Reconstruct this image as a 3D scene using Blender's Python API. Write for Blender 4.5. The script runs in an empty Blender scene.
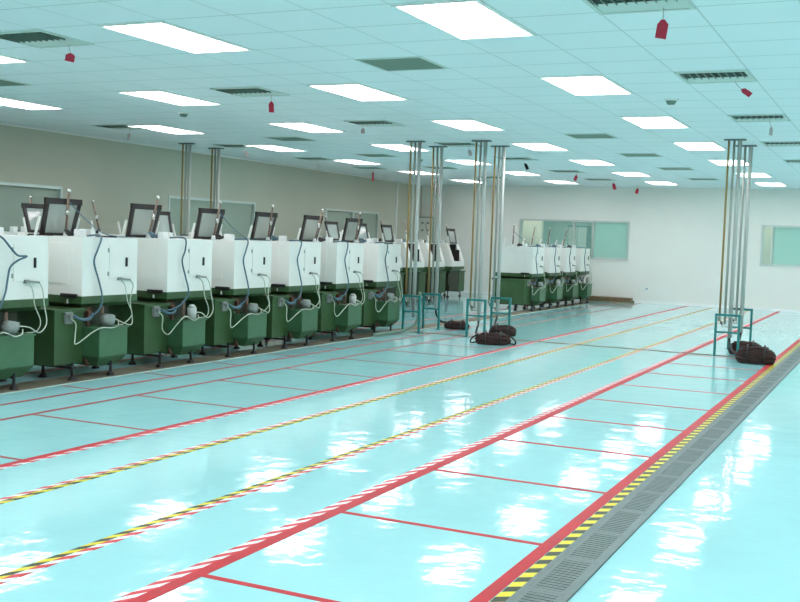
import bpy, bmesh, math, random
from mathutils import Vector, Matrix
R_ = math.radians
COL = bpy.context.scene.collection
ORD = ['first','second','third','fourth','fifth','sixth','seventh','eighth','ninth','tenth','eleventh','twelfth']
H = 1.435; HC = 2.914
XL, XR, YN, YF = -12.08, 8.0, -4.0, 26.59

# ------------------------------------------------------------------ materials
def mat(name, col, rough=.5, metal=0., emit=None, estr=0., alpha=None, coat=0., spec=None):
    m = bpy.data.materials.new(name); m.use_nodes = True
    b = m.node_tree.nodes['Principled BSDF']
    b.inputs['Base Color'].default_value = (*col, 1); b.inputs['Roughness'].default_value = rough
    b.inputs['Metallic'].default_value = metal; b.inputs['Coat Weight'].default_value = coat
    if spec is not None: b.inputs['Specular IOR Level'].default_value = spec
    if emit: b.inputs['Emission Color'].default_value = (*emit, 1); b.inputs['Emission Strength'].default_value = estr
    return m
def nd(m, t, **kw):
    n = m.node_tree.nodes.new(t)
    for k, v in kw.items():
        if hasattr(n, k): setattr(n, k, v)
        else: n.inputs[k].default_value = v
    return n
def lk(m, a, b): m.node_tree.links.new(a, b)
def mixrgb(m, fac, a, b):
    n = nd(m, 'ShaderNodeMix', data_type='RGBA')
    for sock, v in ((n.inputs[0], fac), (n.inputs[6], a), (n.inputs[7], b)):
        if hasattr(v, 'is_linked'): lk(m, v, sock)
        else: sock.default_value = v if not isinstance(v, tuple) else (*v, 1)
    return n.outputs[2]
def noisy(name, c1, c2, rough, scale, metal=0., bump=0., detail=4, stretch=(1,1,1)):
    m = mat(name, c1, rough, metal); b = m.node_tree.nodes['Principled BSDF']
    tc = nd(m, 'ShaderNodeTexCoord'); mp = nd(m, 'ShaderNodeMapping'); mp.inputs['Scale'].default_value = stretch
    lk(m, tc.outputs['Object'], mp.inputs['Vector'])
    n = nd(m, 'ShaderNodeTexNoise'); n.inputs['Scale'].default_value = scale; n.inputs['Detail'].default_value = detail
    lk(m, mp.outputs[0], n.inputs['Vector'])
    rp = nd(m, 'ShaderNodeMapRange'); rp.inputs[1].default_value = .3; rp.inputs[2].default_value = .7
    lk(m, n.outputs['Fac'], rp.inputs[0])
    lk(m, mixrgb(m, rp.outputs[0], c1, c2), b.inputs['Base Color'])
    if bump:
        bp = nd(m, 'ShaderNodeBump'); bp.inputs['Strength'].default_value = bump; bp.inputs['Distance'].default_value = .01
        lk(m, n.outputs['Fac'], bp.inputs['Height']); lk(m, bp.outputs[0], b.inputs['Normal'])
    return m

M = {}
FLOORC = (.42, .80, .80)
def floor_mat():
    m = mat('epoxy_floor', FLOORC, .06, spec=.46); b = m.node_tree.nodes['Principled BSDF']
    tc = nd(m, 'ShaderNodeTexCoord')
    n0 = nd(m, 'ShaderNodeTexNoise'); n0.inputs['Scale'].default_value = .9; n0.inputs['Detail'].default_value = 4
    lk(m, tc.outputs['Object'], n0.inputs['Vector'])
    lk(m, mixrgb(m, n0.outputs['Fac'], (.405, .775, .785), (.435, .82, .825)), b.inputs['Base Color'])
    # trowel waves in the poured epoxy
    n1 = nd(m, 'ShaderNodeTexNoise'); n1.inputs['Scale'].default_value = 3.2; n1.inputs['Detail'].default_value = 3.5; n1.inputs['Roughness'].default_value = .55
    lk(m, tc.outputs['Object'], n1.inputs['Vector'])
    bp = nd(m, 'ShaderNodeBump'); bp.inputs['Strength'].default_value = 1; bp.inputs['Distance'].default_value = .0042
    lk(m, n1.outputs['Fac'], bp.inputs['Height']); lk(m, bp.outputs[0], b.inputs['Normal'])
    return m
M['floor'] = floor_mat()
def ceil_mat():
    m = mat('ceiling_tiles', (.86, .88, .86), .8); b = m.node_tree.nodes['Principled BSDF']
    tc = nd(m, 'ShaderNodeTexCoord'); sp = nd(m, 'ShaderNodeSeparateXYZ'); lk(m, tc.outputs['Object'], sp.inputs[0])
    def line(out, off, w):
        a = nd(m, 'ShaderNodeMath', operation='SUBTRACT'); lk(m, out, a.inputs[0]); a.inputs[1].default_value = off
        d = nd(m, 'ShaderNodeMath', operation='DIVIDE'); lk(m, a.outputs[0], d.inputs[0]); d.inputs[1].default_value = .6
        r = nd(m, 'ShaderNodeMath', operation='ROUND'); lk(m, d.outputs[0], r.inputs[0])
        s = nd(m, 'ShaderNodeMath', operation='SUBTRACT'); lk(m, d.outputs[0], s.inputs[0]); lk(m, r.outputs[0], s.inputs[1])
        ab = nd(m, 'ShaderNodeMath', operation='ABSOLUTE'); lk(m, s.outputs[0], ab.inputs[0])
        l = nd(m, 'ShaderNodeMath', operation='LESS_THAN'); lk(m, ab.outputs[0], l.inputs[0]); l.inputs[1].default_value = w/.6
        return l.outputs[0]
    lx = line(sp.outputs[0], -2.739+.3, .006); ly = line(sp.outputs[1], 6.673, .010)
    mx = nd(m, 'ShaderNodeMath', operation='MAXIMUM'); lk(m, lx, mx.inputs[0]); lk(m, ly, mx.inputs[1])
    n = nd(m, 'ShaderNodeTexNoise'); n.inputs['Scale'].default_value = .8; lk(m, tc.outputs['Object'], n.inputs['Vector'])
    tile = mixrgb(m, n.outputs['Fac'], (.80, .87, .88), (.86, .91, .92))
    lk(m, mixrgb(m, mx.outputs[0], tile, (.62, .68, .66)), b.inputs['Base Color'])
    return m
M['ceiling'] = ceil_mat()
def stripes(name, c1, c2, period, shear, rough=.35, duty=.5):
    """diagonal two-colour safety tape, running along object Y"""
    m = mat(name, c1, rough, spec=.2); b = m.node_tree.nodes['Principled BSDF']
    tc = nd(m, 'ShaderNodeTexCoord'); sp = nd(m, 'ShaderNodeSeparateXYZ'); lk(m, tc.outputs['Object'], sp.inputs[0])
    a = nd(m, 'ShaderNodeMath', operation='MULTIPLY'); lk(m, sp.outputs[0], a.inputs[0]); a.inputs[1].default_value = shear
    s = nd(m, 'ShaderNodeMath', operation='ADD'); lk(m, a.outputs[0], s.inputs[0]); lk(m, sp.outputs[1], s.inputs[1])
    d = nd(m, 'ShaderNodeMath', operation='DIVIDE'); lk(m, s.outputs[0], d.inputs[0]); d.inputs[1].default_value = period
    f = nd(m, 'ShaderNodeMath', operation='FLOORED_MODULO'); lk(m, d.outputs[0], f.inputs[0]); f.inputs[1].default_value = 1
    g = nd(m, 'ShaderNodeMath', operation='LESS_THAN'); lk(m, f.outputs[0], g.inputs[0]); g.inputs[1].default_value = duty
    lk(m, mixrgb(m, g.outputs[0], c1, c2), b.inputs['Base Color'])
    return m
RED = (.72, .035, .045); YEL = (.90, .74, .03); BLK = (.035, .045, .02); WHT = (.88, .90, .88)
M['yb'] = stripes('yellow_black_tape', YEL, BLK, .143, -1.6)
M['ybh'] = stripes('yellow_black_tape_flat', YEL, BLK, .143, -.7)
M['rw'] = stripes('red_white_tape', RED, WHT, .143, -1.6)
M['rw2'] = stripes('red_white_tape_reverse', RED, WHT, .143, -2.0)
M['red'] = noisy('red_floor_paint', (.66, .03, .04), (.54, .025, .035), .45, 6)
M['red'].node_tree.nodes['Principled BSDF'].inputs['Specular IOR Level'].default_value = .2
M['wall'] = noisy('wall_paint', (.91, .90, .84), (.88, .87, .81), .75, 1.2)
M['wall_left'] = noisy('shaded_wall_paint', (.555, .56, .455), (.525, .53, .43), .8, 1.2)  # wall paint made darker, the dimmer light on this side is in the colour
M['trim'] = mat('white_trim', (.85, .86, .82), .5)
M['alu'] = mat('aluminium_frame', (.62, .68, .64), .35, .6)
M['white_metal'] = noisy('white_machine_enamel', (.92, .91, .86), (.89, .88, .82), .35, 3)
M['green'] = noisy('green_machine_enamel', (.050, .118, .040), (.038, .085, .028), .42, 5)
M['green2'] = noisy('green_tank_enamel', (.065, .165, .080), (.050, .130, .060), .38, 5)
M['dkgreen'] = noisy('dark_green_brown', (.022, .038, .015), (.04, .024, .012), .5, 8)  # dark green mottled with dark brown
M['black'] = mat('black_rubber', (.012, .010, .010), .5)
M['dark'] = noisy('machine_interior_shade', (.02, .018, .014), (.04, .028, .02), .6, 12)  # near-black colour carries the shade inside the machine opening
M['lidframe'] = noisy('dark_lid_frame', (.028, .014, .014), (.02, .012, .012), .4, 8)
M['steel'] = mat('brushed_steel', (.62, .60, .56), .25, .9)
M['rod'] = noisy('rusty_rod', (.30, .22, .17), (.22, .14, .10), .4, 30, .4)
M['bluehose'] = mat('blue_air_hose', (.075, .155, .20), .45)
M['cable'] = mat('pale_cable', (.55, .62, .50), .5)
M['greyplastic'] = noisy('grey_motor_casing', (.30, .33, .30), (.24, .27, .25), .45, 20)
M['rust'] = noisy('rusty_hose', (.16, .07, .035), (.10, .045, .03), .6, 20)
M['teal'] = mat('teal_painted_steel', (.02, .22, .21), .4)
M['yellowpipe'] = mat('yellow_gas_pipe', (.34, .22, .06), .45, .1)
M['pipe'] = mat('galvanised_pipe', (.42, .43, .38), .4, .3)
M['whitepipe'] = mat('white_conduit', (.50, .52, .48), .4)
M['hose'] = noisy('dark_brown_hose', (.045, .016, .012), (.025, .010, .009), .8, 14)
M['grate'] = noisy('grey_steel_grate', (.19, .235, .225), (.15, .19, .185), .45, 9, .15)
M['grate_dark'] = mat('trench_dark', (.035, .05, .045), .7)
M['channel'] = noisy('dusty_trench', (.22, .19, .13), (.13, .11, .07), .7, 4)
M['ventdark'] = noisy('return_air_grille', (.17, .25, .185), (.15, .22, .165), .6, 60)
M['ventblade'] = mat('vent_blade', (.60, .68, .62), .5)
M['bladegrey'] = mat('grey_green_blade', (.20, .28, .22), .5)
M['ventback'] = mat('vent_throat_shade', (.03, .05, .04), .8)  # dark colour standing in for the shade inside the duct
M['tagred'] = mat('red_paper_tag', (.62, .03, .07), .6)
M['tagpale'] = mat('pale_paper_tag', (.55, .45, .45), .6)
M['string'] = mat('tag_string', (.4, .35, .33), .7)
M['light'] = mat('lamp_diffuser', (.9, .9, .9), .5, emit=(1, .925, .965), estr=10.5)
M['louver'] = mat('lamp_louver', (.92, .93, .93), .3)
M['wood'] = noisy('planks', (.26, .17, .08), (.16, .10, .05), .6, 4, stretch=(8, 1, 1))
M['cream'] = mat('cream_partition', (.80, .76, .60), .7)
M['tealwall'] = mat('teal_room_wall', (.62, .86, .78), .7)
M['box'] = mat('electrical_cabinet', (.78, .80, .72), .5)
M['socket'] = mat('socket_plastic', (.85, .9, .88), .4)
M['white_plastic'] = mat('white_plastic', (.82, .85, .82), .5)
def glass(name, tint, clear, gl=.12):
    m = bpy.data.materials.new(name); m.use_nodes = True; nt = m.node_tree; nt.nodes.clear()
    o = nd(m, 'ShaderNodeOutputMaterial'); t = nd(m, 'ShaderNodeBsdfTransparent'); t.inputs[0].default_value = (*[min(1, .75+.3*c) for c in tint], 1)
    d = nd(m, 'ShaderNodeBsdfDiffuse'); d.inputs[0].default_value = (*tint, 1)
    g = nd(m, 'ShaderNodeBsdfGlossy'); g.inputs['Roughness'].default_value = .03
    m1 = nd(m, 'ShaderNodeMixShader'); m1.inputs[0].default_value = clear
    lk(m, d.outputs[0], m1.inputs[1]); lk(m, t.outputs[0], m1.inputs[2])
    m2 = nd(m, 'ShaderNodeMixShader'); m2.inputs[0].default_value = gl
    lk(m, m1.outputs[0], m2.inputs[1]); lk(m, g.outputs[0], m2.inputs[2]); lk(m, m2.outputs[0], o.inputs[0])
    return m
M['glass_clear'] = glass('window_glass', (.55, .82, .74), .82, .06)
M['glass_frost'] = glass('frosted_window_glass', (.52, .85, .74), .3, .06)
M['glass_left'] = glass('dim_window_glass', (.44, .52, .43), .12, .06)
M['lidpane'] = glass('lid_acrylic', (.62, .66, .62), .55, .05)

# ------------------------------------------------------------------ geometry helpers
class MB:
    def __init__(s): s.b = bmesh.new()
    def box(s, x0, x1, y0, y1, z0, z1, bev=0):
        r = bmesh.ops.create_cube(s.b, size=1, matrix=Matrix.Translation(((x0+x1)/2, (y0+y1)/2, (z0+z1)/2)) @ Matrix.Diagonal((x1-x0, y1-y0, z1-z0, 1)))
        if bev:
            es = {e for v in r['verts'] for e in v.link_edges}
            bmesh.ops.bevel(s.b, geom=list(es), offset=bev, segments=2, affect='EDGES', profile=.5)
        return s
    def hexa(s, P):
        """8 points: bottom 4 (ccw) then top 4"""
        v = [s.b.verts.new(p) for p in P]
        for f in ((3,2,1,0), (4,5,6,7), (0,1,5,4), (1,2,6,5), (2,3,7,6), (3,0,4,7)): s.b.faces.new([v[i] for i in f])
        return s
    def prism(s, pts, axis, a, b):
        """extrude a closed 2D outline along axis"""
        def P(u, v, w): return {'x': (w, u, v), 'y': (u, w, v), 'z': (u, v, w)}[axis]
        A = [s.b.verts.new(P(u, v, a)) for u, v in pts]; B = [s.b.verts.new(P(u, v, b)) for u, v in pts]
        n = len(pts); s.b.faces.new(A); s.b.faces.new(B[::-1])
        for i in range(n): s.b.faces.new([A[i], B[i], B[(i+1) % n], A[(i+1) % n]])
        bmesh.ops.recalc_face_normals(s.b, faces=s.b.faces[:])
        return s
    def bar(s, p, q, w, d=None):
        """rectangular bar between two points"""
        p, q = Vector(p), Vector(q); d = d or w; ax = (q-p); L = ax.length
        rot = ax.to_track_quat('Z', 'Y').to_matrix().to_4x4()
        bmesh.ops.create_cube(s.b, size=1, matrix=Matrix.Translation((p+q)/2) @ rot @ Matrix.Diagonal((w, d, L, 1)))
        return s
    def cyl(s, p, q, r, r2=None, n=12):
        p, q = Vector(p), Vector(q); ax = q-p
        rot = ax.to_track_quat('Z', 'Y').to_matrix().to_4x4()
        bmesh.ops.create_cone(s.b, cap_ends=True, segments=n, radius1=r, radius2=r if r2 is None else r2, depth=ax.length, matrix=Matrix.Translation((p+q)/2) @ rot)
        return s
    def ball(s, c, r, sc=(1,1,1)):
        bmesh.ops.create_uvsphere(s.b, u_segments=12, v_segments=8, radius=r, matrix=Matrix.Translation(c) @ Matrix.Diagonal((*sc, 1)))
        return s
    def tube(s, pts, r, n=7, sub=5):
        P = smooth([Vector(p) for p in pts], sub)
        rings = []; up = Vector((0, 0, 1)); last = None
        for i, p in enumerate(P):
            t = (P[min(i+1, len(P)-1)] - P[max(i-1, 0)]).normalized()
            if last is None:
                u = t.cross(up) if abs(t.z) < .95 else t.cross(Vector((1, 0, 0)))
            else: u = last - t*last.dot(t)
            u.normalize(); last = u; v = t.cross(u)
            rings.append([s.b.verts.new(p + r*(math.cos(2*math.pi*k/n)*u + math.sin(2*math.pi*k/n)*v)) for k in range(n)])
        for a, b in zip(rings, rings[1:]):
            for k in range(n): s.b.faces.new([a[k], a[(k+1) % n], b[(k+1) % n], b[k]])
        s.b.faces.new(rings[0][::-1]); s.b.faces.new(rings[-1])
        return s
    def build(s, name, m, parent=None, smooth_=False):
        bmesh.ops.recalc_face_normals(s.b, faces=s.b.faces[:])
        me = bpy.data.meshes.new(name); s.b.to_mesh(me); s.b.free(); me.materials.append(m)
        if smooth_:
            for p in me.polygons: p.use_smooth = True
        o = bpy.data.objects.new(name, me); COL.objects.link(o); o.parent = parent
        return o
def smooth(P, sub):
    if len(P) < 3: return P
    out = []
    for i in range(len(P)-1):
        a, b, c, d = P[max(i-1, 0)], P[i], P[i+1], P[min(i+2, len(P)-1)]
        for k in range(sub):
            t = k/sub
            out.append(.5*((2*b) + (c-a)*t + (2*a-5*b+4*c-d)*t*t + (3*b-a-3*c+d)*t**3))
    out.append(P[-1]); return out
def tag(o, label=None, cat=None, group=None, kind=None):
    for k, v in (('label', label), ('category', cat), ('group', group), ('kind', kind)):
        if v: o[k] = v
    return o
def empty(name, loc=(0,0,0), rz=0, label=None, cat=None, group=None):
    o = bpy.data.objects.new(name, None); COL.objects.link(o); o.location = loc; o.rotation_euler.z = rz
    o.empty_display_size = .1
    return tag(o, label, cat, group)
KIDS = {}
def copy_tree(o, skip=(), parent=None):
    c = o.copy(); COL.objects.link(c); c.parent = parent
    for ch in [x for x in bpy.data.objects if x.parent == o]:
        if ch.name.split('.')[0] in skip: continue
        copy_tree(ch, skip, c)
    return c
def struct(o, kind='structure'): o['kind'] = kind; return o

# ------------------------------------------------------------------ room shell
Z0, Z1 = 1.07, 2.05                                     # window band
WL = [(9.95, 12.80), (15.47, 18.31), (21.25, 23.95)]    # windows in the left wall (y)
WB = [(-9.21, -6.28), (-3.10, -.15)]                    # windows in the far wall (x)
struct(MB().box(XL-2.2, XR+.2, YN-.2, YF+3.2, -.2, 0).build('floor', M['floor']))
struct(MB().box(XL-2.2, XR+.2, YN-.2, YF+3.2, HC, HC+.15).build('ceiling', M['ceiling']))
def pierced(axis, fix0, fix1, a, b, holes):
    m = MB()
    def bx(u0, u1, z0, z1):
        if axis == 'y': m.box(fix0, fix1, u0, u1, z0, z1)
        else: m.box(u0, u1, fix0, fix1, z0, z1)
    bx(a, b, 0, Z0); bx(a, b, Z1, HC)
    cur = a
    for h0, h1 in holes: bx(cur, h0, Z0, Z1); cur = h1
    bx(cur, b, Z0, Z1)
    return m
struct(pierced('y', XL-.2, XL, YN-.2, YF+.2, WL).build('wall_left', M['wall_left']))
struct(pierced('x', YF, YF+.2, XL, XR+.2, WB).build('wall_far', M['wall']))
struct(MB().box(XR, XR+.2, YN-.2, YF, 0, HC).build('wall_right', M['wall']))
struct(MB().box(XL, XR, YN-.2, YN, 0, HC).build('wall_near', M['wall']))
struct(MB().box(XL-2.2, XR+.2, YF+3.0, YF+3.2, 0, HC).build('wall_corridor_far', M['tealwall']))
struct(MB().box(XL-2.2, XL-2.0, YN-.2, YF+3.0, 0, HC).build('wall_corridor_left', M['tealwall']))
struct(MB().box(XL, XR, YF-.02, YF, 0, .07).build('baseboard_far', mat('white_skirting', (.97, .97, .95), .4)))
struct(MB().box(XL, XL+.02, YN, YF-.02, 0, .09).build('baseboard_left', M['trim']))
struct(MB().box(XL, XR, YF-.025, YF, HC-.03, HC).build('trim_1', M['trim']))
struct(MB().box(XL, XL+.025, YN, YF-.025, HC-.03, HC).build('trim_2', M['trim']))
def window_x(n, x0, x1, mull, panes):
    w = empty('window_%d' % n, (0, 0, 0)); struct(w)
    f = MB(); t = .045
    for a, b, c, d in ((x0, x1, Z1-t, Z1), (x0, x1, Z0, Z0+t), (x0, x0+t, Z0+t, Z1-t), (x1-t, x1, Z0+t, Z1-t)): f.box(a, b, YF-.015, YF+.12, c, d)
    for x in mull: f.box(x-.02, x+.02, YF-.01, YF+.10, Z0+t, Z1-t)
    f.build('window_frame', M['alu'], w)
    xs = [x0]+mull+[x1]
    for i, p in enumerate(panes): MB().box(xs[i]+.03, xs[i+1]-.03, YF+.05, YF+.056, Z0+t, Z1-t).build('pane', M[p], w)
    MB().box(x0-.03, x1+.03, YF-.03, YF, Z0-.03, Z0).build('window_sill', M['trim'], w)
def window_y(n, y0, y1, mull):
    w = empty('window_%d' % n, (0, 0, 0)); struct(w)
    f = MB(); t = .045
    for a, b, c, d in ((y0, y1, Z1-t, Z1), (y0, y1, Z0, Z0+t), (y0, y0+t, Z0+t, Z1-t), (y1-t, y1, Z0+t, Z1-t)): f.box(XL-.12, XL+.015, a, b, c, d)
    for y in mull: f.box(XL-.10, XL+.01, y-.03, y+.03, Z0+t, Z1-t)
    f.build('window_frame', M['alu'], w)
    ys = [y0]+mull+[y1]
    for i in range(len(ys)-1): MB().box(XL-.056, XL-.05, ys[i]+.03, ys[i+1]-.03, Z0+t, Z1-t).build('pane', M['glass_left'], w)
    MB().box(XL, XL+.03, y0-.03, y1+.03, Z0-.03, Z0).build('window_sill', M['trim'], w)
window_x(1, *WB[0], [-7.73, -7.22], ['glass_clear', 'glass_clear', 'glass_frost'])
window_x(2, *WB[1], [-2.84], ['glass_clear', 'glass_frost'])
for i, (a, b) in enumerate(WL): window_y(3+i, a, b, [] if i < 1 else [a + (b-a)*.5])
# what stands behind the far windows
tag(MB().box(-9.85, -9.10, YF+1.6, YF+1.72, 0, HC-.01).build('partition_panel', M['cream']), 'cream partition panel behind left end of the wide far window', 'partition')
tag(MB().box(-3.40, -2.99, YF+1.6, YF+1.72, 0, HC-.01).build('partition_panel', M['cream']), 'cream partition panel behind left end of the far right window', 'partition')
cb = empty('cabinet', (-8.2, YF+2.2, 0), 0, 'tall dark green cabinet seen through the wide far window', 'cabinet')
MB().box(-.28, .28, -.2, .2, .05, 1.95, .01).build('body', M['teal'], cb)
MB().box(-.26, -.01, -.215, -.2, .1, 1.9).build('door', M['alu'], cb); MB().box(.01, .26, -.215, -.2, .1, 1.9).build('door', M['alu'], cb)
MB().box(-.28, .28, -.18, .18, 0, .05).build('plinth', M['black'], cb)

# ------------------------------------------------------------------ floor markings
def strip(name, x0, x1, y0, y1, m, parent=None, z=.002):
    return MB().box(x0, x1, y0, y1, .0, z).build(name, m, parent)
M['red_worn'] = noisy('worn_red_floor_paint', (.42, .045, .045), (.30, .05, .045), .5, 9)
YS = 3.0; YE = 26.5; TY = 14.63
bay = empty('floor_marking', (0, 0, 0), 0, 'red painted bay grid between the striped red tape and the grey floor drain', 'floor marking')
strip('side_line', -1.475, -1.41, YS-.5, YE, M['red'], bay)
strip('side_line', -2.615, -2.55, YS-.5, YE, M['red'], bay)
for k in range(-1, 9):
    y = 4.764+1.204*k; strip('cross_line', -2.55, -1.475, y-.018, y+.018, M['red'], bay, .0016)
tag(strip('striped_tape', -2.668, -2.615, YS-.5, YE, M['rw2']), 'red and white diagonal tape along the right-hand red line, right of centre', 'floor tape')
tag(strip('striped_tape', -1.405, -1.345, YS-.5, YE, M['ybh']), 'yellow and black diagonal tape beside the grey grated floor drain', 'floor tape')
for xc, a, b, la, lb in ((-3.21, 'yb', 'rw', 'right-hand twisted pair of tapes, yellow and black strip', 'right-hand twisted pair of tapes, red and white strip'),
                         (-4.135, 'rw', 'yb', 'left-hand twisted pair of tapes, red and white strip', 'left-hand twisted pair of tapes, yellow and black strip')):
    tag(strip('striped_tape', xc-.042, xc, YS-.5, YE, M[a]), la + ' on its left side', 'floor tape')
    tag(strip('striped_tape', xc, xc+.042, YS-.5, YE, M[b]), lb + ' on its right side', 'floor tape')
tag(strip('striped_tape', -4.715, -4.68, YS-.5, YE, M['rw']), 'red and white diagonal tape along the right side of the left red line', 'floor tape')
bay = empty('floor_marking', (0, 0, 0), 0, 'red painted bay grid in front of the row of green machines', 'floor marking')
strip('side_line', -4.775, -4.715, YS-.5, YE, M['red'], bay)
strip('side_line', -5.905, -5.86, YS-.5, YE, M['red_worn'], bay)
strip('side_line', -6.395, -6.35, YS-.5, YE, M['red_worn'], bay)
for k in range(-2, 8):
    y = 5.957+1.204*k; strip('cross_line', -5.86, -4.775, y-.016, y+.016, M['red_worn'], bay, .0016)
for k in range(-2, 7):
    y = 7.19+1.14*k; strip('cross_line', -6.75, -6.395, y-.014, y+.014, M['red_worn'], bay, .0016)
tag(strip('floor_line', -7.58, -7.54, YS, YE, M['red']), 'thin red line on the floor under the row of green machines', 'floor marking')

# ------------------------------------------------------------------ drains
for nm, x0, x1, lab in (('right', -1.345, -1.135, ''),):
    base = tag(MB().box(x0, x1, YS-.5, YE, 0, .004).build('floor_drain', M['grate_dark']), 'long grey grated drain channel running along the floor at right', 'floor drain')
    e = MB(); e.box(x0, x0+.02, YS-.5, YE, .004, .010); e.box(x1-.02, x1, YS-.5, YE, .004, .010)
    e.build('rim', M['grate'], base)
def grate_panel():
    g = MB(); L = .5
    g.box(-.085, .085, 0, .03, .004, .009); g.box(-.085, .085, L-.03, L-.002, .004, .009)
    n = 13
    for i in range(n):
        y = .03 + (L-.06)*(i+.5)/n; g.box(-.085, .085, y-.0115, y+.0115, .004, .0085)
    g.box(-.085, -.062, .03, L-.03, .004, .0088); g.box(.062, .085, .03, L-.03, .004, .0088)
    return g
gp = grate_panel().build('drain_grate', M['grate'])
y = 2.6; first = True
while y < YE-.5:
    o = gp if first else gp.copy()
    if not first: COL.objects.link(o)
    o.location = (-1.24, y, 0); first = False
    tag(o, 'slotted steel grate panel lying in the grey floor drain at right', 'drain grate', 'grate panels of the right floor drain')
    y += .5
rimm = mat('dull_edge', (.5,.56,.5), .6)
ch = tag(MB().box(-7.12, -6.79, YS, 24.9, 0, .003).build('floor_drain', M['channel']), 'dusty brown drain channel under the feet of the green machines', 'floor drain')
MB().box(-6.79, -6.775, YS, 24.9, 0, .006).build('rim', rimm, ch)
MB().box(-7.14, -7.12, YS, 24.9, 0, .008).build('rim', M['grate'], ch)
tag(MB().box(-6.76, -1.48, TY-.05, TY+.05, 0, .0045).build('cable_trench_cover', M['channel']), 'narrow steel trench cover crossing the floor between the pipe drops', 'trench cover')

# ------------------------------------------------------------------ ceiling lights
def make_light():
    t = empty('ceiling_light')
    w, l = .27, .555
    f = MB()
    for a in ((-w-.025, -w, -l-.025, l+.025), (w, w+.025, -l-.025, l+.025), (-w, w, -l-.025, -l), (-w, w, l, l+.025)): f.box(*a, -.012, 0)
    f.build('frame', M['trim'], t)
    MB().box(-w, w, -l, l, -.005, -.001).build('diffuser', M['light'], t)
    g = MB()
    for i in (-1, 1): g.box(w*i/3-.003, w*i/3+.003, -l, l, -.010, -.005)
    for i in range(1, 10): g.box(-w, w, -l+2*l*i/10-.003, -l+2*l*i/10+.003, -.010, -.005)
    g.build('louver', M['louver'], t)
    return t
PL = make_light(); fl = True
rown = {-3: 'leftmost row', -2: 'second row from left', -1: 'third row from left', 0: 'rightmost visible row'}
start = {-3: 1, -2: 0, -1: 0, 0: 0}
for k in range(-3, 5):
    for j in range(-3, 7):
        x, y_ = -2.739+2.4*k, 6.673+3.0*j
        if k in rown and j >= start[k]:
            n = ORD[j-start[k]]
            lab = 'lit white louvred panel, %s from the camera in the %s' % (n, rown[k])
        elif k in rown: lab = 'lit ceiling panel outside the view, %s back, %s' % (ORD[start[k]-j-1], rown[k])
        else: lab = 'lit ceiling panel right of the view, %s row, %s from rear wall' % (ORD[k-1], ORD[j+3])
        o = PL if fl else copy_tree(PL); fl = False
        o.location = (x, y_, HC); tag(o, lab, 'ceiling light', 'white louvred ceiling lights')
for x, lab in ((-9.3, 'left end of the wide'), (-7.6, 'right end of the wide'), (-3.0, 'left end of the right-hand'), (-1.0, 'middle of the right-hand')):  # unseen panels added to brighten the room behind the far windows
    o = copy_tree(PL); o.location = (x, YF+.85, HC); tag(o, 'added light panel in the corridor behind the %s window' % lab, 'ceiling light', 'added corridor lights')

# ------------------------------------------------------------------ vents
def make_return():
    t = empty('return_air_grille'); w = .28
    f = MB()
    for a in ((-w-.02, -w, -w-.02, w+.02), (w, w+.02, -w-.02, w+.02), (-w, w, -w-.02, -w), (-w, w, w, w+.02)): f.box(*a, -.008, 0)
    f.build('frame', M['ventblade'], t); MB().box(-w, w, -w, w, -.004, -.001).build('grille', M['ventdark'], t)
    return t
def make_supply():
    t = empty('air_diffuser'); w = .27
    f = MB()
    for a in ((-w-.03, -w, -w-.03, w+.03), (w, w+.03, -w-.03, w+.03), (-w, w, -w-.03, -w), (-w, w, w, w+.03)): f.box(*a, -.012, 0)
    f.build('frame', M['ventblade'], t)
    MB().box(-w, w, -w, .03, -.003, -.001).build('throat_shade', M['ventback'], t)  # flat dark sheet in place of a shaded recess
    MB().box(-w, w, .03, w, -.006, -.001).build('blank_plate', M['ventblade'], t)
    b = MB()
    for i in range(9):
        x = -w+.03+(2*w-.06)*i/8
        b.hexa([(x-.004, -w, -.02), (x+.004, -w, -.02), (x+.004, .03, -.02), (x-.004, .03, -.02), (x-.012, -w, -.003), (x-.004, -w, -.003), (x-.004, .03, -.003), (x-.012, .03, -.003)])
    b.build('louver_blades', M['bladegrey'], t)
    return t
PR = make_return(); PS = make_supply(); fr = fs = True
for x, js, cn in ((-3.94, (-3, 2, 12, 17, 22, 27), 'middle'), (-8.74, (2, 12, 17, 22, 27), 'left')):
    for i, j in enumerate(js):
        o = PR if fr else copy_tree(PR); fr = False
        o.location = (x, 6.973+.6*j, HC); tag(o, '%s square dark green return grille from the camera in the %s column' % (ORD[i], cn), 'ceiling vent', 'return air grilles in the ceiling')
for x, ys, cn in ((-1.54, (6.4, 9.4, 12.4, 15.4, 18.4, 21.4), 'right-hand'), (-6.3, (6.4, 9.4, 12.3, 15.2, 17.9, 21.0, 23.6), 'middle'), (-10.45, (12.25, 15.25, 17.9, 20.3), 'left-hand')):
    for i, y_ in enumerate(ys):
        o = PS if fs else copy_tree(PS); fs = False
        o.location = (x, y_, HC); tag(o, '%s louvred air diffuser from the camera in the %s column' % (ORD[i], cn), 'ceiling vent', 'louvred air diffusers in the ceiling')
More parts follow.
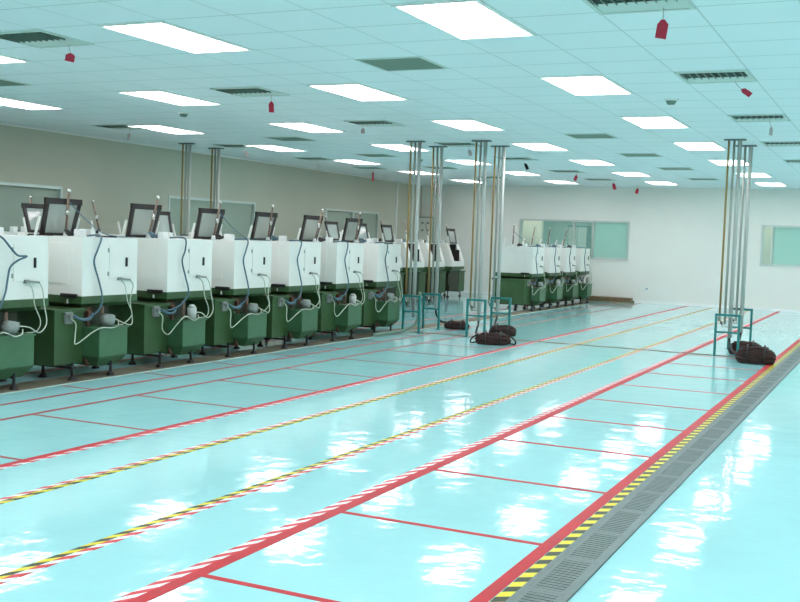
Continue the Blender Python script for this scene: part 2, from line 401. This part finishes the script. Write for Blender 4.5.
def paper(loc, w, h, dx, tilt, m, lab):
    t = empty('paper_tag', loc, 0, lab, 'paper tag', 'paper tags hanging from the air diffusers')
    c = Vector((dx, 0, -.075)); MB().tube([(0, 0, .003), (dx*.3, 0, -.03), c], .0025, 5, 3).build('string', M['string'], t)
    s = MB(); rot = Matrix.Rotation(tilt, 4, 'Y')
    pts = [(-w*.15, 0), (w*.15, 0), (w*.5, -h*.25), (w*.42, -h), (-w*.5, -h*.92), (-w*.42, -h*.25)]
    P = [c + (rot @ Vector((u, .004*math.sin(6*v/h), v))) for u, v in pts]
    A = [s.b.verts.new(p+Vector((0, -.001, 0))) for p in P]; B = [s.b.verts.new(p+Vector((0, .001, 0))) for p in P]
    s.b.faces.new(A); s.b.faces.new(B[::-1])
    for i in range(6): s.b.faces.new([A[i], B[i], B[(i+1) % 6], A[(i+1) % 6]])
    s.build('paper', m, t); return t
T = 'red paper tag hanging from the '
tags = [((-1.42, 6.62), .075, .12, 0, R_(4), 'tagred', T+'nearest diffuser at upper right'),
        ((-1.42, 9.66), .05, .10, .06, R_(-58), 'tagred', 'small faded red tag blown sideways under the second diffuser at right'),
        ((-1.45, 12.62), .04, .10, .02, 0, 'tagpale', 'pale narrow tag hanging from the third diffuser at right'),
        ((-6.22, 6.64), .11, .07, .02, R_(8), 'tagred', T+'diffuser nearest the upper left corner'),
        ((-6.18, 9.62), .07, .12, 0, R_(-5), 'tagred', T+'second diffuser, above the cluster of machine lids'),
        ((-6.42, 12.2), .06, .07, 0, 0, 'tagpale', 'pale tag hanging from the third diffuser of the middle column'),
        ((-6.2, 15.35), .06, .10, 0, R_(-25), 'tagpale', 'pale tag beside the tall pipes under a diffuser'),
        ((-6.2, 17.95), .06, .13, .03, R_(-30), 'black', 'dark tag hanging to the right of the middle pipe drop'),
        ((-6.1, 21.0), .07, .12, 0, R_(15), 'tagred', 'red tag under the sixth diffuser of the middle column'),
        ((-6.0, 23.6), .08, .16, 0, R_(-20), 'tagred', 'red tag under the farthest diffuser of the middle column'),
        ((-5.9, 25.6), .08, .14, 0, R_(10), 'tagred', 'small red tag near the far wall above the wide window'),
        ((-10.42, 12.4), .06, .10, 0, R_(10), 'tagpale', 'reddish pale tag under the nearest left-hand diffuser'),
        ((-10.4, 15.35), .06, .12, .03, R_(-40), 'tagpale', 'pale blown tag near the tops of the left wall pipes'),
        ((-10.4, 17.95), .08, .15, 0, 0, 'white_plastic', 'white tag hanging near the left wall'),
        ((-10.35, 20.2), .05, .22, 0, 0, 'tagred', 'long narrow red tag near the left wall, farthest of its column')]
for (x, y_), w, h, dx, ti, m, lab in tags: paper((x, y_, HC-.004), w, h, dx, ti, M[m], lab)
for (x, y_), lab in (((-2.18, 10.73), 'round smoke detector on the ceiling right of centre'), ((-8.2, 17.9), 'small round sprinkler on the ceiling beside the middle pipes'), ((-8.3, 10.9), 'small round sprinkler on the ceiling above the machine row')):
    t = empty('smoke_detector', (x, y_, HC), 0, lab, 'smoke detector')
    MB().cyl((0, 0, 0), (0, 0, -.02), .075, .07, 20).build('base', M['trim'], t)
    MB().cyl((0, 0, -.02), (0, 0, -.055), .055, .035, 20).build('sensor_cap', M['ventdark'], t)

# ------------------------------------------------------------------ machines
# local frame: origin on the floor under the coolant tank, +x = service side
def make_machine(seed, full=True):
    rnd = random.Random(seed); j = lambda s: rnd.uniform(-s, s)
    t = empty('machine_tool')
    hx0, hx1, hy0, hy1 = -.97, -.12, -.28, .51
    # head: white enclosure with a sloping operator side and a window opening in it
    wy0, wy1 = hy0+.16, hy1-.16
    out = [(hx0, .77), (hx0, .90), (hx0+.17, 1.33), (hx1, 1.33), (hx1, .77)]
    h = MB()
    h.prism(out, 'y', hy0, wy0); h.prism(out, 'y', wy1, hy1)
    h.prism([(hx0, .77), (hx0, .90), (hx1, .90), (hx1, .77)], 'y', wy0, wy1)
    h.box(-.62, hx1, wy0, wy1, .90, 1.33)
    head = h.build('head_cabinet', M['white_metal'], t)
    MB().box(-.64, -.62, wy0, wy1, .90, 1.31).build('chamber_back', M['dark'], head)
    MB().box(-.955, -.64, wy0, wy1, .90, .905).box(-.90, -.64, wy0, wy0+.005, .905, 1.18).box(-.90, -.64, wy1-.005, wy1, .905, 1.18).box(-.80, -.64, wy0, wy0+.005, 1.18, 1.31).box(-.80, -.64, wy1-.005, wy1, 1.18, 1.31).build('chamber_shade', M['dark'], head)  # thin dark sheets standing in for shade on the opening's floor and sides
    MB().cyl((-.72, .115, .90), (-.72, .115, 1.08), .06, .045).cyl((-.80, .06, .90), (-.80, .06, 1.0), .03).build('chuck', M['rust'], head)
    # service door
    d = MB().box(hx1, hx1+.008, .09, .46, .93, 1.26, .003).build('service_door', M['white_metal'], t)
    MB().box(hx1+.008, hx1+.022, .322, .342, 1.05, 1.14).build('door_handle', M['black'], d)
    MB().box(hx1, hx1+.004, .07, .09, 1.19, 1.23).box(hx1, hx1+.004, .07, .09, .96, 1.0).build('hinge', M['greyplastic'], d)
    sp = MB().box(-.56, -.28, hy0-.006, hy0, .88, 1.27, .002).build('side_panel', M['white_metal'], t)
    MB().box(hx1, hx1+.03, .21, .25, .915, .945).bar((hx1+.02, .25, .93), (hx1+.03, .37, .918), .018).build('cable_outlet', M['greyplastic'], t)
    # green base band under the head
    b = MB(); b.box(hx0-.005, hx1+.005, hy0-.005, hy1+.005, .70, .77)
    b.hexa([(hx0+.08, hy0+.08, .66), (hx1-.08, hy0+.08, .66), (hx1-.08, hy1-.08, .66), (hx0+.08, hy1-.08, .66), (hx0+.02, hy0+.02, .70), (hx1-.02, hy0+.02, .70), (hx1-.02, hy1-.02, .70), (hx0+.02, hy1-.02, .70)])
    b.build('base_band', M['green'], t)
    lb = MB().box(-.36, -.17, hy0-.035, hy0-.005, .755, .79, .004).build('lock_block', M['black'], t)
    MB().cyl((-.27, hy0-.03, .74), (-.27, hy0-.03, .70), .014).build('padlock', M['steel'], lb)
    # body
    p = MB().box(-.87, -.15, -.60, -.22, .13, .65, .006)
    p.box(-.89, -.13, -.62, -.20, .625, .655)
    p.build('pedestal', M['green'], t)
    c = MB().box(-.86, -.36, -.22, .38, .15, .66, .004).box(-.86, -.50, .38, .44, .3, .6)
    c.build('column', M['dkgreen'], t)
    k = MB().box(-.40, .06, -.23, .17, .20, .47, .006)
    k.hexa([(-.36, -.16, .10), (-.03, -.16, .10), (-.03, .11, .10), (-.36, .11, .10), (-.40, -.23, .20), (.06, -.23, .20), (.06, .17, .20), (-.40, .17, .20)])
    k.box(-.41, .07, -.24, .18, .465, .48)
    tank = k.build('coolant_tank', M['green2'], t)
    if seed % 3 != 2:
        q = MB().cyl((-.04, -.05, .545), (.045, -.05, .545), .060, .056, 20).cyl((-.03, -.05, .48), (-.03, -.05, .53), .03)
        q.box(-.06, .0, -.02, .06, .52, .585, .006)
    else:
        q = MB().cyl((0, .0, .48), (0, .0, .60), .05, .05, 16).cyl((0, 0, .60), (0, 0, .635), .05, .025, 16)
    q.build('coolant_pump', M['greyplastic'] if seed % 3 != 2 else M['whitepipe'], t, True)
    MB().cyl((-.13, .02, .48), (-.13, .02, .66), .016).cyl((-.2, .10, .48), (-.2, .10, .66), .012).build('standpipe', M['rod'], t)
    MB().box(-.15, -.11, -.49, -.40, .52, .63, .008).box(-.11, -.07, -.48, -.43, .575, .61).build('junction_box', M['greyplastic'], t)
    MB().box(-.17, -.14, -.18, -.12, .56, .64).box(-.35, -.2, -.2, -.06, .60, .66).build('valve_block', M['rust'], t)
    # hoses
    a = j(.05)
    if seed == 0:
        pts = [(-.10, -.13, 1.335), (-.08, -.07, 1.31), (-.06, .01, 1.22), (-.06, .09, 1.16), (-.05, .18, 1.155), (-.05, .08, 1.12), (-.07, .01, 1.06), (-.08, -.01, .95), (-.08, -.04, .82), (-.08, -.14, .66), (-.07, -.40, .59)]
    else:
        pts = [(-.30, -.02, 1.345), (-.10, -.04+a*.4, 1.345), (-.08, -.08+a, 1.22), (-.08, -.13+a, 1.10), (-.08, -.06+a, .92), (-.07, -.02+a, .76), (-.06, -.11, .64), (-.06, -.29, .575+a*.3), (-.08, -.44, .59)]
    MB().tube(pts, .009, 7).build('air_hose', M['bluehose'], t, True)
    MB().tube([(-.07, -.44, .60), (-.05, -.36, .56), (-.05, -.25, .56), (-.1, -.15, .60)], .014, 7).build('hose_bundle', M['bluehose'], t, True)
    MB().tube([(-.09, .37, .918), (-.04, .36, .86), (-.02, .33+a, .72), (.0, .34+a, .56), (.01, .28, .48), (.01, .16, .52+a*.4), (.0, .05, .55)], .006, 6).build('power_cable', M['cable'], t, True)
    MB().tube([(-.09, .235, .915), (-.04, .24, .86), (-.02, .25, .72), (.0, .30, .58), (.0, .22+a, .495), (.0, .12, .49)], .005, 6).build('signal_cable', M['cable'], t, True)
    MB().tube([(.06, .03, .53), (.075, .01, .49), (.08, -.08, .475), (.07, -.21, .50+a*.5), (.04, -.31, .44), (0, -.44+a, .34), (-.03, -.46, .40), (-.05, -.43, .52), (-.08, -.46, .57)], .006, 6).build('pump_cable', M['cable'], t, True)
    MB().tube([(-.13, -.17, .62), (-.11, -.2, .48), (-.12, -.19, .3), (-.13, -.2, .16), (-.1, -.2, .10)], .016, 6).build('drain_hose', M['rust'], t, True)
    # feet
    for (x, y_) in ((.0, .0), (-.02, -.50), (-.38, -.50), (-.80, -.50), (-.45, .30), (-.80, .30)):
        f = MB().cyl((x, y_, .035), (x, y_, .17), .014)
        f.cyl((x, y_, .002), (x, y_, .035), .045, .022, 14)
        f.build('foot', M['black'], t)
    MB().bar((-.80, -.50, .12), (.0, -.50, .12), .05, .022).build('foot_rail', M['black'], t)
    MB().bar((-.4, .0, .11), (.0, 0, .11), .04, .02).build('foot_rail', M['black'], t)
    # things fixed on top: raised lid, arms, rod, white terminal box
    fr = MB(); L0, L1 = Vector((-.82, 0, 1.335)), Vector((-.73, 0, 1.70)); w0, w1 = .225, .245; cy = .115
    A0, A1 = L0+Vector((0, cy-w0, 0)), L1+Vector((0, cy-w1, 0)); B0, B1 = L0+Vector((0, cy+w0, 0)), L1+Vector((0, cy+w1, 0))
    
    def side(P, Q, w):
        a, b_ = Vector((-.012, 0, 0)), Vector((.012, 0, 0)); y_ = Vector((0, w, 0))
        fr.hexa([P+a, P+a+y_, P+b_+y_, P+b_, Q+a, Q+a+y_, Q+b_+y_, Q+b_])
    side(A0-Vector((0, .005, 0)), A1-Vector((0, .005, 0)), .05); side(B0-Vector((0, .045, 0)), B1-Vector((0, .045, 0)), .05)
    fr.bar(A0+Vector((0, 0, .015)), B0+Vector((0, 0, .015)), .02, .035)
    fr.box(A1.x-.02, A1.x+.005, A1.y-.01, B1.y+.01, A1.z-.055, A1.z+.005)
    lid = fr.build('raised_lid', M['lidframe'], t) if seed else (fr.b.free(), None)[1]
    g = MB(); e = .004
    a0, b0, a1, b1 = A0.lerp(A1, .05), B0.lerp(B1, .05), A0.lerp(A1, .88), B0.lerp(B1, .88); ev = Vector((e, 0, 0))
    if seed: g.hexa([a0-ev, b0-ev, b0+ev, a0+ev, a1-ev, b1-ev, b1+ev, a1+ev])
    if seed: g.build('lid_pane', M['lidpane'], lid)
    for y_ in (cy-.28, cy+.27):
        MB().bar((-.84, y_, 1.30), (-.78, y_+.0, 1.52), .014, .024).build('lid_arm', M['white_metal'], t)
    le = (.0, .02, .09, .07, .05, .1, .06, .08)[seed % 8]
    r0, r1 = Vector((-.72, cy+.02, 1.33)), Vector((-.72+le*.6, cy+.02+le, 1.785))
    rod = MB().cyl(r0, r1, .014, .012, 8).build('signal_rod', M['rod'], t, True)
    MB().ball(r1, .022).build('rod_tip', M['steel'], rod, True)
    MB().cyl(r0.lerp(r1, .45), r0.lerp(r1, .58), .021).build('rod_joint', M['steel'], rod, True)
    MB().cyl(r0-Vector((0, 0, .0)), r0+Vector((.0, .0, .05)), .03, .02).build('rod_socket', M['white_plastic'], rod)
    MB().box(-.42, -.34, -.08, .0, 1.33, 1.405, .006).build('terminal_box', M['white_plastic'], t)
    MB().box(-.72, -.65, .42, .49, 1.33, 1.40, .006).build('terminal_box', M['white_plastic'], t)
    MB().tube([(-.42, -.12, 1.36), (-.5, -.1, 1.39), (-.55, .0, 1.35), (-.48, .03, 1.37), (-.40, -.06, 1.36)], .018, 6).build('hose_knot', M['black'] if seed % 2 else M['bluehose'], t, True)
    if seed in (1, 3):
        MB().tube([r1+Vector((0, .01, -.03)), r0.lerp(r1, .7)+Vector((.0, .05, 0)), (-.4, .25, 1.40), (-.3, .40, 1.345), (-.14, .50, 1.345)], .005, 5).build('signal_wire', M['bluehose'], rod, True)
    return t
NM = 7
machines = []
where = ['cut off by the left edge of the picture', 'second from the left edge, wide dark lid raised', 'third from the left edge', 'fourth from the left edge, before the second left window',
         'fifth from the left edge, middle of the row', 'sixth from the left edge, next to last before the pipes', 'last of the front row before the tall pipes']
FY = [6.75, 7.98, 9.26, 10.49, 11.71, 12.94, 14.18]
for i in range(NM):
    m = make_machine(i); m.location = (-6.88, FY[i], 0)
    tag(m, 'green and white machine, ' + where[i], 'machine', 'green and white machines of the front row'); machines.append(m)
# the first one has no lid in view: its lid lies shut
G2 = ['nearest of the far group, showing its broad white side', 'second of the far group beyond the pipes', 'third of the far group beyond the pipes', 'farthest of the far group, close to the back wall']
for i in range(4):
    src = machines[(1, 2, 4, 5)[i]]
    m = copy_tree(src, skip=('raised_lid',)); m.location = (-6.92, 21.52+1.235*i, 0)
    m['label'] = 'green and white machine, ' + G2[i]; m['group'] = 'green and white machines of the far group'
# second row: operator side turned to the first row
R2 = [(10.37, 1, 'nearest of the back row, lid behind the largest lid'), (11.62, 0, 'second of the back row, hidden behind the front machines'), (12.87, 1, 'third of the back row, lid right of a large lid'),
      (14.10, 0, 'fourth of the back row, hidden behind the front machines'), (18.20, 1, 'fifth of the back row, small lid above sixth machine'), (19.45, 1, 'sixth of the back row, its lid close behind a front lid'),
      (20.65, 1, 'seventh of the back row, small lid left of pipes'), (21.85, 0, 'eighth of the back row, seen between the two pipe drops'),
      (23.05, 0, 'ninth of the back row, right of the second pipe drop'), (24.28, 1, 'last of the back row, open window and thin raised frame')]
for y_, up, lab in R2:
    src = machines[(2, 4, 5)[int(y_) % 3]]
    m = copy_tree(src, skip=() if up else ('raised_lid',)); m.location = (-10.95, y_+.115, 0); m.rotation_euler.z = math.pi
    m['label'] = 'green and white machine, ' + lab; m['group'] = 'green and white machines of the back row'

# ------------------------------------------------------------------ pipe drops
def pipe_drop(x, y_, lab, fatx=.075, low=.02, m3='whitepipe'):
    t = empty('service_pipes', (x, y_, 0), 0, lab, 'pipes', 'service pipe drops from the ceiling')
    MB().box(-.13, .15, -.05, .05, HC-.02, HC-.001).build('ceiling_plate', M['grate'], t)
    a = MB().cyl((-.07, 0, .50), (-.07, 0, HC-.02), .014).build('gas_pipe', M['yellowpipe'], t, True)
    b = MB().cyl((0, 0, .42), (0, 0, HC-.02), .017).build('air_pipe', M['pipe'], t, True)
    MB().cyl((-.03, -.04, .44), (-.03, .03, .44), .028).bar((-.07, -.03, .50), (-.02, -.03, .40), .02).box(-.03, .05, -.05, -.03, .385, .40).build('valve', M['steel'], b)
    MB().cyl((-.07, 0, .46), (-.07, 0, .52), .024).build('pipe_union', M['steel'], a)
    c = MB().cyl((fatx, 0, low), (fatx, 0, HC-.02), .028, n=16).build('cable_conduit', M[m3], t, True)
    MB().cyl((fatx, 0, .5), (fatx, 0, .56), .034).build('coupling', M['pipe'], c)
    return t
pipe_drop(-6.80, 14.65, 'three slender service pipes just right of the front machine row, nearer drop', low=.22)
pipe_drop(-6.80, 15.50, 'service pipes of the farther drop at the end of the machine row', low=.30)
pipe_drop(-5.73, 14.65, 'service pipes of the middle nearer drop, beside the brown hose bundle', low=.24)
pipe_drop(-5.75, 15.50, 'service pipes of the middle farther drop, with pale conduit', low=.26)
pipe_drop(-2.13, 14.75, 'service pipes of the right-hand nearer drop over two dark hose bundles', low=.24)
pipe_drop(-2.10, 15.62, 'service pipes of the right-hand farther drop', low=.26)
pipe_drop(-11.12, 14.70, 'service pipes near the left wall, nearer drop, behind the machines', low=.24)
pipe_drop(-11.16, 15.60, 'service pipes near the left wall, farther drop, behind the machines', low=.24)
# grey conduit bending from the first drop to the last machine
tag(MB().tube([(-6.62, 14.62, .62), (-6.62, 14.6, .35), (-6.63, 14.52, .14), (-6.70, 14.3, .05), (-6.76, 13.9, .035), (-6.78, 13.4, .035)], .022, 10).build('bent_conduit', M['bladegrey'], None, True), 'grey conduit bending from the pipe stand along the floor to a machine', 'conduit')
def stand(x, y_, w, lab, rz=0, hh=.57):
    t = empty('pipe_stand', (x, y_, 0), rz, lab, 'pipe stand', 'teal pipe stands on the floor')
    for u in (0, w):
        l = MB().box(u-.015, u+.015, -.015, .015, .008, hh).build('post', M['teal'], t)
        MB().box(u-.035, u+.035, -.035, .035, 0, .008).build('foot_plate', M['teal'], l)
    MB().box(.015, w-.015, -.014, .014, hh-.03, hh).build('top_bar', M['teal'], t)
    MB().box(.015, w-.015, -.012, .012, .31, .335).build('cross_bar', M['teal'], t)
    return t
stand(-6.82, 14.48, .27, 'teal H-shaped stand at the foot of the nearer pipe drop by the machines')
stand(-6.86, 15.32, .27, 'teal H-shaped stand at the foot of the farther pipe drop by the machines')
stand(-5.78, 14.50, .28, 'teal H-shaped stand at the middle nearer pipe drop')
stand(-5.72, 15.36, .30, 'teal H-shaped stand at the middle farther pipe drop')
stand(-2.22, 14.60, .30, 'teal H-shaped stand at the right-hand nearer pipe drop')
stand(-2.20, 15.70, .30, 'teal H-shaped stand at the right-hand farther pipe drop', 0, .60)
def coil(x, y_, rz, L, W, hgt, lab, seed, loops=False, up=None):
    rnd = random.Random(seed); t = empty('hose_bundle', (x, y_, 0), rz, lab, 'hose bundle', 'dark hose bundles on the floor')
    m = MB(); n = 8
    for k in range(n):
        z = .022 + (hgt-.05)*(k/(n-1)); s = math.sqrt(max(.25, 1-((k/(n-1)-.35)/.85)**2))
        for ring in range(2):
            a, b = (L/2-.02-ring*.045)*s, (W/2-.015-ring*.045)*s
            P = [(a*math.copysign(abs(math.cos(q))**.7, math.cos(q)) + rnd.uniform(-.008, .008), b*math.sin(q) + rnd.uniform(-.008, .008), max(.02, z + rnd.uniform(-.008, .008))) for q in [2*math.pi*i/14 for i in range(15)]]
            m.tube(P, .019, 6, 3)
    co = m.build('hose_coil', M['hose'], t, True)
    s = MB()
    for u in (-L*.22, L*.2): s.tube([(u, -W/2-.01, .03), (u, -W/2, hgt*.7), (u+.01, 0, hgt+.012), (u, W/2, hgt*.7), (u, W/2+.01, .03)], .012, 6, 3)
    s.build('strap', M['black'], t, True)
    MB().box(-L*.36, L*.36, -W*.3, W*.3, .02, hgt*.75, .03).build('hose_core', M['hose'], t)
    if loops:
        for sg in (-1, 1):
            MB().tube([(sg*L*.42, -.03, hgt*.8), (sg*(L/2+.04), -.03, hgt*.5), (sg*(L/2+.06), 0, .02), (sg*L*.45, .03, .02)], .011, 6).build('loose_loop', M['black'], t, True)
    if up:
        up = [Matrix.Rotation(-rz, 3, 'Z') @ Vector(p) for p in up]
        MB().tube(up, .016, 7).build('feed_hose', M['black'], t, True)
    return t
coil(-5.07, 13.72, R_(20), .50, .26, .17, 'brown coiled hose bundle with loose end loops, lying in front of the middle pipes', 1, True, [(-.585, .93, .235), (-.56, .85, .18), (-.45, .5, .10), (-.22, .0, .12)])
coil(-5.42, 15.08, R_(15), .42, .26, .17, 'dark hose bundle behind the middle pipe stand', 2, False, [(-.255, .42, .255), (-.25, .36, .2), (-.22, .2, .12), (-.16, .02, .12)])
coil(-6.40, 15.62, R_(10), .42, .22, .14, 'dark brown hose bundle beside the pipes at the end of the machine row', 3, False, [(-.325, -.12, .295), (-.31, -.12, .22), (-.25, -.08, .12), (-.16, -.03, .10)])
coil(-1.62, 14.0, R_(8), .50, .34, .22, 'large dark hose bundle lying nearest, by the right-hand pipes', 4, False, [(-.435, .75, .235), (-.42, .70, .16), (-.32, .35, .09), (-.18, .0, .13)])
coil(-1.88, 15.05, R_(8), .46, .30, .19, 'dark hose bundle under the right-hand pipe stand, behind the larger one', 5, False, [(-.145, .57, .255), (-.14, .50, .2), (-.13, .3, .12), (-.08, .05, .14)])

# ------------------------------------------------------------------ small things on the walls and floor
t = empty('electrical_cabinet', (-11.80, YF, 0), 0, 'white electrical cabinet with four indicators on far wall between the pipes', 'electrical cabinet')
MB().box(-.27, .17, -.18, -.025, 0, 2.03, .01).build('body', M['bladegrey'], t)
MB().box(-.25, .15, -.19, -.18, .1, 2.0).build('door', M['box'], t)
for u, z in ((-.14, 1.86), (.02, 1.86), (-.14, 1.66), (.02, 1.66)): MB().cyl((u, -.215, z), (u, -.19, z), .03).build('indicator', M['ventdark'], t)
t = empty('wall_socket', (-5.77, YF, .37), 0, 'white wall socket low on the far wall', 'wall socket')
MB().box(-.055, .055, -.012, 0, -.055, .055, .004).build('cover_plate', M['socket'], t)
MB().box(-.02, .02, -.016, -.012, -.02, .02).build('outlet', M['greyplastic'], t)
tag(MB().box(XL, XL+.05, 24.9, 24.96, .09, HC-.03).build('cable_duct', M['trim']), 'white vertical cable duct on the left wall near the far corner', 'cable duct')
for k, (x0, x1, y_, z, lab) in enumerate(((-7.40, -6.05, 26.40, .0, 'lower brown plank on the floor against the far wall'), (-7.45, -6.1, 26.42, .065, 'upper brown plank stacked against the far wall'))):
    tag(MB().box(x0, x1, y_-.14, y_+.10, z, z+.06, .005).build('wooden_plank', M['wood']), lab, 'plank')

# ------------------------------------------------------------------ world, camera, view
sc = bpy.context.scene
w = bpy.data.worlds.new('World'); sc.world = w; w.use_nodes = True
w.node_tree.nodes['Background'].inputs[0].default_value = (.6, .7, .75, 1); w.node_tree.nodes['Background'].inputs[1].default_value = .3
cd = bpy.data.cameras.new('Camera'); cam = bpy.data.objects.new('Camera', cd); COL.objects.link(cam); sc.camera = cam
yaw, pt, ro = .4437, -.0601, .0358
fw = Vector((-math.sin(yaw)*math.cos(pt), math.cos(yaw)*math.cos(pt), math.sin(pt)))
rt = Vector((math.cos(yaw), math.sin(yaw), 0)); up = rt.cross(fw)
c, s = math.cos(ro), math.sin(ro); r2 = c*rt+s*up; u2 = -s*rt+c*up
cam.matrix_world = Matrix(((r2.x, u2.x, -fw.x, 0), (r2.y, u2.y, -fw.y, 0), (r2.z, u2.z, -fw.z, H), (0, 0, 0, 1)))
cd.sensor_width = 36; cd.lens = 1052.5*36/800; cd.clip_end = 200
sc.view_settings.view_transform = 'Standard'; sc.view_settings.look = 'None'
sc.view_settings.exposure = 0.0; sc.view_settings.gamma = 1; sc.view_settings.use_curve_mapping = False
